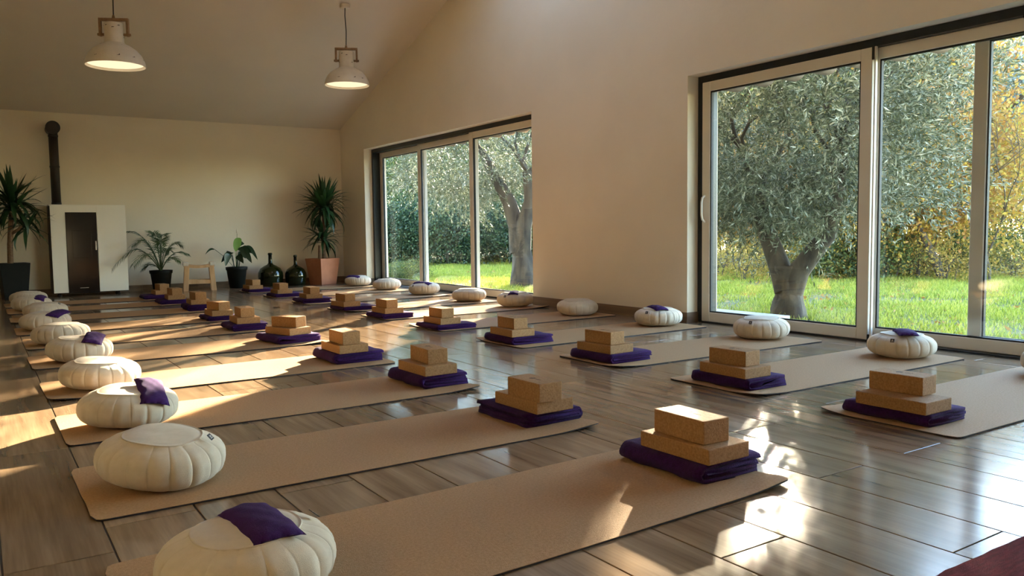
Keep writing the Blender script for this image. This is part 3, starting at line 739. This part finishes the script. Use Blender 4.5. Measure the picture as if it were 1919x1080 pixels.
# ------------------------------------------------------------------ blankets, cork blocks
def blanket_mesh(seed, LX, LY=.375, H=.056):
    """folded cloth: nested C-folds open to +x, swept along y"""
    rr = random.Random(seed); t = H/4.3
    def cfold(x0, x1, zb, zt, n=9):
        # centreline from (x1, zt) over to x0 fold and back at zb
        r = (zt-zb)/2; pts = [(x1+rr.uniform(-.008, .01), zt)]
        for k in range(1, 5): pts.append((x1+(x0+r-x1)*k/4, zt))
        for k in range(1, n): a = PI/2+PI*k/n; pts.append((x0+r+r*math.cos(a)*1.0, (zt+zb)/2+r*math.sin(a)))
        for k in range(5): pts.append((x0+r+(x1-x0-r)*k/4, zb))
        return pts
    mb = MB()
    flip = -1 if seed % 2 else 1
    for (x0, x1, zb, zt, s) in ((-LX/2+t/2, LX/2, t/2, H-t/2, 1), (-LX/2+t*1.6, LX/2-.004, t*1.58, H-t*1.58, 1)):
        P = cfold(x0, x1, zb, zt); ny = 14; n = len(P)
        V = []; F = []
        y0, y1 = -LY/2+rr.uniform(-.004, .006), LY/2+rr.uniform(-.006, .004)
        # closed section: offset both sides
        sec = []
        for k, (x, z) in enumerate(P):
            a = P[max(k-1, 0)]; b = P[min(k+1, n-1)]; dx, dz = b[0]-a[0], b[1]-a[1]; l = math.hypot(dx, dz) or 1
            sec.append((x, z, -dz/l, dx/l))
        ring = [(x+nx*t*.49, z+nz*t*.49) for x, z, nx, nz in sec] + [(x-nx*t*.49, z-nz*t*.49) for x, z, nx, nz in reversed(sec)]
        m = len(ring)
        for j in range(ny+1):
            v = j/ny; y = y0+(y1-y0)*v; e = abs(v*2-1)**10
            for k, (x, z) in enumerate(ring):
                wx = .0035*math.sin(y*25+seed+k*.35)+.0025*math.sin(y*61+k); wz = .0016*math.sin(y*33+x*40+seed)
                yy = y + .004*math.sin(x*38+k*.5+seed)*e
                zz = max(.0006, z+wz - e*.002*(1 if z > H/2 else -.5))
                V.append((x+wx*(1 if abs(x) > LX*.35 else .2), yy, min(zz, H)))
        for j in range(ny):
            for k in range(m):
                q = (k+1) % m; F.append((j*m+k, (j+1)*m+k, (j+1)*m+q, j*m+q))
        F.append(tuple(range(m))); F.append(tuple(range((ny+1)*m-1, ny*m-1, -1)))
        mb.add(V, F)
    return mb.mesh('folded_blanket', M['blanket'], True)
def rbox(name, lx, ly, lz, m, bev):
    me = MB().box(-lx/2, lx/2, -ly/2, ly/2, 0, lz).mesh(name, m); bevel_mesh(me, bev, 2); return me
bigm = rbox('cork_block', .185, .300, .050, M['block'], .004)
smm = rbox('cork_brick', .112, .226, .076, M['block'], .004)
# printed mark: a lotus wheel and a short word, thin raised ink
pm_ = MB()
for k in range(10):
    a = 2*PI*k/10; c, s = math.cos(a), math.sin(a)
    V = [(c*.006-s*.0012, s*.006+c*.0012, 0), (c*.006+s*.0012, s*.006-c*.0012, 0), (c*.015, s*.015, 0), (c*.011-s*.003, s*.011+c*.003, 0)]
    V2 = [(x, y, .0004) for x, y, z in V]
    pm_.add(V+V2, [(0,1,2,3), (7,6,5,4), (0,4,5,1), (1,5,6,2), (2,6,7,3), (3,7,4,0)])
pm_.lathe([(.0045, 0), (.0045, .0004)], 12, cap0=True, cap1=True)
for k, (w, h) in enumerate([(.0035,.006), (.005,.005), (.005,.005), (.004,.005), (.005,.005)]):
    y = -.026-k*.0072; pm_.box(-h/2, h/2, y-w/2, y-w/2+.0014, 0, .0004); pm_.box(-h/2, -h/2+.0014, y-w/2, y+w/2, 0, .0004); pm_.box(h/2-.0014, h/2, y-w/2, y+w/2, 0, .0004)
pmm = pm_.mesh('printed_mark', M['print'])
# (block x, y, rot ; brick x, y, rot ; blanket height, blanket cx, cy, LX)
ST = {'L': [(1.912,1.832,.007, 1.905,1.837,-.026, .063, .015,.045,.262), (1.903,2.726,.022, 1.868,2.668,.003, .056, .018,.055,.285), (1.918,3.706,.013, 1.933,3.715,-.06, .064, .02,.04,.275), (1.855,4.68,.008, 1.850,4.665,.005, .064, .03,.04,.31), (1.869,5.803,.30, 1.875,5.80,.55, .056, .0,.01,.33), (1.821,6.775,-.05, 1.82,6.77,-.04, .056, 0,.02,.29), (1.835,7.70,.0, 1.83,7.68,.25, .042, 0,.01,.27), (1.90,8.83,-.05, 1.895,8.80,.05, .064, 0,.01,.28), (1.87,9.85,-.05, 1.865,9.83,.06, .05, -.03,.02,.31), (1.89,10.78,0, 1.90,10.78,.09, .05, -.06,.0,.34)],
      'R': [(3.11,1.83,-.006, 3.175,1.872,.053, .052, .055,.03,.27), (3.144,2.734,-.022, 3.144,2.738,.052, .056, .035,.01,.28), (3.134,3.729,.039, 3.119,3.715,.061, .056, .05,.01,.32), (3.108,4.704,-.04, 3.109,4.70,-.049, .056, .07,.03,.34), (3.145,5.80,-.005, 3.135,5.79,-.013, .040, .035,.0,.36), (3.135,6.83,-.007, 3.115,6.80,.021, .046, .03,.02,.31), (3.105,7.77,.065, 3.095,7.75,.061, .042, .09,.02,.36), (3.134,8.88,-.06, 3.135,8.86,.011, .052, .02,.03,.33), (3.14,9.96,-.008, 3.12,9.93,.054, .043, .04,.0,.35), (3.09,11.03,.014, 3.09,11.02,.138, .043, .06,.0,.33)]}
bl_cache = {}
for side, sname in (('L', 'left'), ('R', 'right')):
    for i, (bx, by, brz, cx, cy_, crz, h, ox, oy, LX) in enumerate(ST[side]):
        mz = .0062
        key = (round(LX, 2), h, i % 3)
        me = blanket_mesh(i*2+(side == 'R'), LX, H=h)
        o = obj('folded_blanket', me, None, (bx+ox, by+oy, mz), (0, 0, brz*.5 + (PI if (side, i) in (('L', 1),) else 0)))
        tag(o, 'folded violet wool blanket under the %s cork stack of the %s row' % (ORD[i], sname), 'blanket', 'folded violet blankets under the cork stacks')
        o = obj('cork_block', bigm, None, (bx, by, mz+h-.001), (0, 0, brz))
        tag(o, 'wide flat cork block, lower one of the %s stack of the %s row' % (ORD[i], sname), 'yoga block', 'wide cork blocks on the blankets')
        o = obj('cork_brick', smm, None, (cx, cy_, mz+h+.049), (0, 0, crz))
        obj('printed_mark', pmm, o, (0, .012, .0761))
        tag(o, 'small cork brick on top of the %s stack of the %s row' % (ORD[i], sname), 'yoga block', 'cork bricks on top of the stacks')

# ------------------------------------------------------------------ red rug in the corner
mb = MB(); nx = 60; V = []; F = []
xs = np.linspace(1.15, 3.6, nx+1); rg = np.random.default_rng(2)
for z in (0, .006):
    for x in xs: V.append((x, .948+rg.normal()*.0018, .0006+z)); V.append((x, -.30, .0006+z))
n2 = 2*(nx+1)
for i in range(nx):
    a = 2*i; F += [(n2+a, n2+a+1, n2+a+3, n2+a+2), (a, a+2, a+3, a+1), (a, n2+a, n2+a+2, a+2), (a+1, a+3, n2+a+3, n2+a+1)]
F += [(0, 1, n2+1, n2), (2*nx, n2+2*nx, n2+2*nx+1, 2*nx+1)]
tag(mb.add(V, F).build('rug', M['rug']), 'dark red woven rug whose edge shows in the bottom right corner', 'rug')

# ------------------------------------------------------------------ pellet stove
s = empty('pellet_stove', (1.255, 12.03, 0)); tag(s, 'cream and black pellet stove standing against the back wall', 'stove')
hw = .445
MB().box(-hw-.012, hw-.004, .022, .33, .035, 1.185).build('body', M['stove_black'], s, bevel=.004)
MB().box(-hw-.012, hw, -.002, .33, 1.185, 1.20).build('top_plate', M['stove_white'], s, bevel=.003)
MB().box(-hw, -.275, 0, .03, .045, 1.186).build('front_panel', M['stove_white'], s, bevel=.003)
MB().box(.092, hw, 0, .03, .045, 1.186).build('front_panel', M['stove_white'], s, bevel=.003)
MB().box(-.275, .092, 0, .03, 1.10, 1.186).build('front_panel', M['stove_white'], s, bevel=.003)
d = MB().box(-.270, .087, -.006, .022, .03, 1.096).build('door', M['stove_glass'], s, bevel=.003)
MB().box(-.205, .02, -.010, -.005, .50, .86).build('fire_window', M['stove_glass'], d, bevel=.002)
MB().box(.060, .074, -.035, -.006, .60, .72).build('handle', M['chrome'], d, bevel=.003)
mb = MB(); mb.box(-.14, -.04, -.008, -.005, .10, .106); mb.build('trim_line', M['chrome'], d)
for x in (-.37, .33): MB().lathe([(.02, 0), (.02, .012), (.012, .014), (.012, .04)], 16, (x, .06, 0), True, True).build('foot', M['stove_black'], s, smooth=True)
for x in (-.37, .33): MB().lathe([(.02, 0), (.02, .012), (.012, .014), (.012, .04)], 16, (x, .29, 0), True, True).build('foot', M['stove_black'], s, smooth=True)
fp = empty('flue_pipe', (.905, 12.22, 1.20)); tag(fp, 'dark round flue pipe rising from the stove to the wall', 'flue pipe')
mb = MB(); mb.lathe([(.055, 0), (.055, .95)], 24, (0, 0, 0), True, True); mb.build('pipe', M['pipe'], fp, smooth=True)
mb = MB()
for z in (.02, .50, .90): mb.lathe([(.055, -.015), (.0595, -.012), (.0595, .012), (.055, .015)], 24, (0, 0, z))
mb.build('pipe_collar', M['pipe'], fp, smooth=True)
mb = MB(); mb.tube([(-.005, -.10, 1.0), (-.005, .178, 1.0)], .075, 24); mb.build('tee_piece', M['pipe'], fp, smooth=True)
mb = MB(); mb.tube([(-.005, -.115, 1.0), (-.005, -.095, 1.0)], .086, 24); mb.build('end_cap', M['pipe'], fp, bevel=.004)

# ------------------------------------------------------------------ plants
def strap_leaf(L, W, bend, n=8):
    """sword leaf starting at origin along +x, bending down; channelled"""
    V = []; F = []; x = z = 0; a = 0
    for k in range(n+1):
        t = k/n; w = W*(.55+.9*math.sin(PI*min(t*.8+.1, 1)))*(1-t**3)*.5 if k < n else .0008
        V += [(x, -w, z+.15*w), (x, 0, z-.1*w), (x, w, z+.15*w)]
        x += L/n*math.cos(a); z += L/n*math.sin(a); a -= bend/n*(.4+1.4*t)
    for k in range(n):
        b = 3*k; F += [(b, b+3, b+4, b+1), (b+1, b+4, b+5, b+2)]
    return V, F
leafs = [MB().add(*strap_leaf(1, .095, b)).mesh('leaf', M['yucca_leaf'], True) for b in (.15, .6, 1.2, 1.9)]
def head(root, c, R, n, seed, lo=-.5, hi=1.45):
    rr = random.Random(seed)
    for k in range(n):
        el = lo+(hi-lo)*(k+.5)/n; az = k*2.39996+rr.uniform(-.25, .25)
        b = 0 if el > 1.0 else (rr.choice([0, 1]) if el > .55 else rr.choice([1, 2]) if el > 0 else rr.choice([1, 2, 3]))
        L = R*rr.uniform(.8, 1.12)
        rx, ry = root.location.x+c[0], root.location.y+c[1]; reach = L*max(.25, math.cos(el))*1.02
        if math.sin(az) > 0: L *= min(1, (YB-.04-ry)/(reach*math.sin(az)+1e-6))
        if math.cos(az) > 0: L *= min(1, (XW-.03-rx)/(reach*math.cos(az)+1e-6))
        if L < R*.35: continue
        e = Euler((0, -(el+(.25 if b > 1 else 0)), az))
        obj('leaf', leafs[b], root, (c[0]+.02*math.cos(az), c[1]+.02*math.sin(az), c[2]+rr.uniform(-.09, .09)), e, (L, L*.95, L))
def square_pot(root, wt, wb, h, m, rz, rim=.02):
    mb = MB(); c, s_ = math.cos(rz), math.sin(rz)
    def ring(w, z): return [(x*c-y*s_, x*s_+y*c, z) for x, y in ((-w, -w), (w, -w), (w, w), (-w, w))]
    V = ring(wb, 0)+ring(wt, h)+ring(wt-.014, h)+ring(wt-.03, h-.05)
    F = [(3,2,1,0)]
    for l in range(3): F += [(l*4+i, l*4+(i+1) % 4, l*4+4+(i+1) % 4, l*4+4+i) for i in range(4)]
    F.append((12, 13, 14, 15)); mb.add(V, F); mb.build('pot', m, root, bevel=.004)
    mb = MB(); mb.add(ring(wt-.034, h-.045), [(0, 1, 2, 3)]); mb.build('soil', M['soil'], root)
def round_pot(root, rt_, rb, h, m):
    mb = MB(); mb.lathe([(rb*.9, 0), (rb, .004), (rt_*.93, h*.84), (rt_, h*.86), (rt_*1.03, h*.99), (rt_*1.0, h), (rt_*.93, h*.98), (rt_*.88, h*.86)], 32, cap0=True)
    mb.build('pot', m, root, smooth=True)
    MB().lathe([(rt_*.90, h*.86), (.01, h*.88)], 32, cap1=True).build('soil', M['soil'], root)
t = empty('potted_yucca', (.37, 11.93, 0)); tag(t, 'tall yucca with a bare cane in a black tapered pot left of the stove', 'potted plant')
square_pot(t, .165, .125, .46, M['pot_black'], .12)
MB().tube([(-.03, 0, .38), (-.02, .0, .7), (.0, .01, .95), (.02, 0, 1.15)], [.035, .033, .030, .027], 10).build('cane', M['trunk_in'], t, smooth=True)
MB().tube([(-.01, 0, .82), (.08, -.02, .88), (.13, -.02, .95)], [.02, .018, .015], 8).build('cane', M['trunk_in'], t, smooth=True)
head(t, (.02, 0, 1.20), .48, 72, 1, -.9, 1.4); head(t, (.15, -.02, .95), .36, 26, 2, -.9, .9)
t = empty('potted_dracaena', (4.42, 11.95, 0)); tag(t, 'two headed dracaena in a square terracotta pot in the far corner', 'potted plant')
square_pot(t, .185, .140, .40, M['terracotta'], .33)
MB().tube([(.02, 0, .33), (.03, 0, .7), (.05, 0, 1.15)], [.03, .03, .026], 10).build('cane', M['trunk_in'], t, smooth=True)
MB().tube([(-.05, 0, .33), (-.04, 0, .60)], [.025, .02], 10).build('cane', M['trunk_in'], t, smooth=True)
head(t, (.05, 0, 1.18), .47, 105, 3, -1.0, 1.5); head(t, (.0, -.03, .72), .36, 62, 4, -.9, 1.1)

t = empty('potted_palm', (2.12, 12.05, 0)); tag(t, 'young feathery palm in a round black pot between the stove and the stool', 'potted plant')
round_pot(t, .148, .105, .30, M['pot_black'])
rr = random.Random(6)
for k, (az, reach, ht, dr) in enumerate([(3.3, .62, .42, .50), (2.9, .50, .62, .12), (3.6, .42, .52, .20), (.2, .30, .44, .10), (-.3, .34, .30, .06), (1.2, .25, .55, .05), (4.6, .22, .50, .12), (2.0, .18, .58, .05), (5.5, .30, .24, .12), (2.7, .22, .14, .10), (.9, .26, .36, .10), (3.9, .55, .34, .32)]):
    mb = MB(); pts = []; c, s_ = math.cos(az), math.sin(az)
    for i in range(11):
        u = i/10; x = reach*u**1.25; z = .27+ht*math.sin(min(u*1.15, 1)*PI/2) - dr*max(0, u-.45)**1.5*1.6
        pts.append(Vector((x*c, x*s_, z)))
    mb.tube(pts, [.008*(1-.8*i/10) for i in range(11)], 5)
    for i in range(24):
        u = .28+.72*i/23; j = min(int(u*10), 9); f = u*10-j; p = pts[j].lerp(pts[j+1], f); d = (pts[j+1]-pts[j]).normalized()
        sd = d.cross(Vector((0, 0, 1))).normalized()
        for sg in (1, -1):
            l = .17*(1-.55*abs(u-.55)/.45)*rr.uniform(.9, 1.25); q = (d*.85+sd*sg*.75+Vector((0, 0, -.12+rr.uniform(-.15, .1)))).normalized()
            w = d.cross(q).cross(q).normalized()*.0058
            a, b_, e = p, p+q*l*.45, p+q*l+Vector((0, 0, -.035))
            mb.add([tuple(a), tuple(b_+w), tuple(e), tuple(b_-w)], [(0, 1, 2, 3)])
    mb.build('frond', M['palm_leaf'], t)

def broad_leaf(root, base, mid, tip, W, m, stalk=.004, name='leaf'):
    base, mid, tip = Vector(base), Vector(mid), Vector(tip)
    mb = MB(); mb.tube([base, base.lerp(mid, .5)+Vector((0, 0, .03)), mid], stalk, 6)
    st = MB(); n = 10; V = []; F = []
    d0 = (tip-mid); side = d0.cross(Vector((0, 1, .45)))
    if side.length < .02: side = Vector((1, .3, 0))
    side.normalize()
    for k in range(n+1):
        u = k/n; p = mid.lerp(tip, u)+Vector((0, 0, .22*d0.length*math.sin(PI*u))); w = W*math.sin(PI*u**.75)**.8+.0005
        nrm = Vector((0, -.8, .5))
        V += [tuple(p+side*w+nrm*w*.25), tuple(p), tuple(p-side*w+nrm*w*.25)]
    for k in range(n): b = 3*k; F += [(b, b+3, b+4, b+1), (b+1, b+4, b+5, b+2)]
    mb.add(V, F); o = mb.build(name, m, root, smooth=True); return o
t = empty('potted_peace_lily', (3.15, 12.05, 0)); tag(t, 'peace lily with one pale green leaf, in a black pot beside the bottles', 'potted plant')
round_pot(t, .150, .105, .31, M['pot_black'])
L_ = [((-.02,0,.28), (-.10,-.02,.50), (-.17,-.05,.32), .052), ((-.03,.02,.28), (-.06,0,.48), (-.22,-.02,.38), .050), ((.01,0,.28), (.05,0,.56), (.22,-.02,.50), .045),
      ((.02,-.02,.28), (.06,-.04,.52), (.20,-.08,.36), .050), ((0,.03,.28), (.03,.04,.60), (.14,.06,.64), .040), ((.03,0,.28), (.11,0,.60), (.31,0,.40), .034),
      ((0,-.03,.28), (-.02,-.06,.46), (.06,-.16,.36), .050), ((-.02,.03,.28), (-.04,.08,.52), (-.08,.18,.45), .05), ((.02,.02,.28), (.06,.1,.52), (.18,.16,.42), .05), ((.0,-.01,.28), (.03,-.03,.58), (.13,-.08,.46), .042)]
for a, b_, c, w in L_: broad_leaf(t, a, b_, c, w, M['lily_leaf'])
o = broad_leaf(t, (0,0,.28), (-.015,-.02,.53), (.06,-.03,.73), .060, M['lily_bright']); o['label'] = 'pale green upright young leaf'
o = broad_leaf(t, (-.02,0,.28), (-.30,-.02,.57), (-.44,-.03,.50), .016, M['lily_leaf'], .003); o['label'] = 'long bent leaf reaching left'
mb = MB(); mb.tube([(0,.02,.28), (.02,.02,.55), (.03,.02,.80)], .003, 6); mb.build('flower_stalk', M['stem'], t)
mb = MB(); mb.lathe([(.001, 0), (.010, .02), (.012, .04), (.001, .085)], 10, (.03, .02, .79)); mb.build('flower', M['pine_pale'], t, smooth=True)

# demijohns
def demijohn(loc, R, H, label):
    o = empty('demijohn', loc); tag(o, label, 'bottle', 'green glass demijohns by the back wall')
    b = H*.62
    pr = [(R*.70, 0), (R*.84, .012), (R*.93, b*.20), (R, b*.48), (R*.97, b*.66), (R*.80, b*.86), (R*.50, b*.98), (R*.25, b*1.05), (R*.155, b*1.13), (R*.14, H*.93), (R*.17, H*.94), (R*.18, H*.97), (R*.15, H), (R*.11, H*.99), (R*.11, b*1.12), (R*.22, b*1.02)]
    MB().lathe(pr, 40, cap0=True).build('glass_body', M['bottle'], o, smooth=True)
    MB().lathe([(R*.12, H*.955), (R*.115, H*.995), (R*.09, H*1.0)], 20, cap0=True, cap1=True).build('stopper', M['cable'], o, smooth=True)
demijohn((3.66, 12.10, 0), .185, .50, 'larger dark green glass demijohn right of the peace lily')
demijohn((4.01, 12.00, 0), .160, .46, 'smaller green glass demijohn left of the terracotta pot')

# stool
s = empty('wooden_stool', (2.60, 11.93, 0), -.18); tag(s, 'low pine stool with a dished pale seat beside the palm pot', 'stool')
mb = MB()
V = []; F = []; n = 12
for y in (-.14, .14):
    for k in range(n+1):
        x = -.20+.40*k/n; dz = -.035*math.cos(PI*(x/.20)/2)**1.0
        V += [(x, y, .385+dz*.9), (x, y, .338+dz*.5)]
m_ = 2*(n+1)
for k in range(n):
    a = 2*k; F += [(a, a+2, m_+a+2, m_+a), (a+1, m_+a+1, m_+a+3, a+3), (a, a+1, a+3, a+2), (m_+a, m_+a+2, m_+a+3, m_+a+1)]
F += [(0, m_, m_+1, 1), (2*n, 2*n+1, m_+2*n+1, m_+2*n)]
mb.add(V, F); mb.build('seat', M['pine'], s)
for sx in (-1, 1): MB().box(sx*.175-.038, sx*.175+.038, -.145, .145, .352, .402).build('seat_pad', M['pad'], s, bevel=.012)
for sx in (-1, 1):
    for sy_ in (-1, 1):
        mb = MB(); w = .033; a = (sx*.160, sy_*.10); b_ = (sx*.185, sy_*.125)
        V = [(b_[0]+dx, b_[1]+dy, 0) for dx, dy in ((-w, -w*.8), (w, -w*.8), (w, w*.8), (-w, w*.8))]+[(a[0]+dx, a[1]+dy, .347) for dx, dy in ((-w, -w*.8), (w, -w*.8), (w, w*.8), (-w, w*.8))]
        mb.add(V, [(3,2,1,0), (4,5,6,7), (0,1,5,4), (1,2,6,5), (2,3,7,6), (3,0,4,7)]); mb.build('leg', M['pine'], s, bevel=.003)
for sy_ in (-1, 1): MB().box(-.155, .155, sy_*.118-.011, sy_*.118+.011, .10, .155).build('rail', M['pine'], s, bevel=.002)
for sx in (-1, 1): MB().box(sx*.176-.011, sx*.176+.011, -.10, .10, .12, .165).build('rail', M['pine'], s, bevel=.002)

# ------------------------------------------------------------------ pendant lamps
def pendant(loc, rz, label, first=None):
    x, y, z = loc; zc = roof_z(y)
    o = empty('pendant_lamp', (x, y, z), rz); tag(o, label, 'pendant lamp', 'pendant lamps under the sloped ceiling')
    R = .262
    pr = [(R, 0), (R*1.005, .008), (R*.97, .05), (R*.88, .10), (R*.72, .150), (R*.52, .185), (R*.36, .205), (R*.33, .212)]
    sh = MB().lathe(pr, 48).build('shade', M['lamp_white'], o, smooth=True)
    inn = [(r-.006, z_+.0005) for r, z_ in pr]
    i_ = MB(); i_.lathe([(R, 0), (R-.006, .0005)], 48); i_.lathe(list(reversed(inn)), 48); i_.build('shade_lining', M['lamp_inside'], o, smooth=True)
    MB().lathe([(.001, .022), (R-.02, .022), (R-.02, .026), (.001, .026)], 40).build('light_diffuser', M['glow'], o)
    nk = MB().lathe([(R*.33, .205), (R*.335, .22), (R*.325, .225), (R*.325, .39), (R*.30, .395), (.012, .40)], 32).build('lamp_neck', M['lamp_white'], o, smooth=True)
    w = .118; mb = MB(); mb.box(-w-.014, w+.014, -.018, .018, .415, .440); mb.box(-w-.014, -w+.008, -.018, .018, .275, .415); mb.box(w-.008, w+.014, -.018, .018, .275, .415)
    mb.build('bracket', M['lamp_wood'], o, bevel=.002)
    for s_ in (-1, 1): MB().tube([(s_*.078, 0, .290), (s_*(w+.028), 0, .290)], .013, 10).build('knob', M['lamp_wood'], o, smooth=True)
    rr = random.Random(int(x*10)); mb = MB()
    def chipq(r0, z0, r1, z1, a, wd):
        V = [((r0+.0012)*math.cos(a-wd), (r0+.0012)*math.sin(a-wd), z0), ((r0+.0012)*math.cos(a+wd*.8), (r0+.0012)*math.sin(a+wd*.8), z0+.003), ((r1+.0012)*math.cos(a+wd), (r1+.0012)*math.sin(a+wd), z1), ((r1+.0012)*math.cos(a-wd*.6), (r1+.0012)*math.sin(a-wd*.6), z1)]
        mb.add(V, [(0, 1, 2, 3)])
    for k in range(10): chipq(R*.955, .056, R*.925, .068+rr.uniform(0, .004), k*.63+rr.uniform(-.1, .1), .055)
    for k in range(5): chipq(R*.575, .174, R*.525, .182, k*1.25+.4, .07)
    for k in range(9): z0 = rr.choice([.26, .34, .36]); chipq(R*.325, z0, R*.325, z0+.008, k*.7+rr.uniform(-.1, .1), .14)
    mb.build('paint_chips', M['chip'], sh)
    hc = zc - z
    mb = MB(); mb.tube([(0, 0, .44), (.006, 0, .44+(hc-.44)*.4), (-.004, 0, .44+(hc-.44)*.75), (0, 0, hc-.02)], .0055, 8); mb.build('cable', M['cable'], o, smooth=True)
    MB().lathe([(.012, .435), (.016, .44), (.010, .465), (.004, .475)], 12).build('cable_grip', M['lamp_wood'], o, smooth=True)
    MB().lathe([(.055, hc-.035), (.058, hc-.03), (.058, hc+.005)], 24, cap0=True).build('canopy', M['lamp_white'], o, smooth=True)
    return o
pendant((1.17, 8.45, 2.372), -.45, 'chipped white enamel pendant lamp hanging above the stove side of the room')
pendant((3.77, 9.20, 2.535), -.45, 'chipped white enamel pendant lamp hanging near the far glass door')
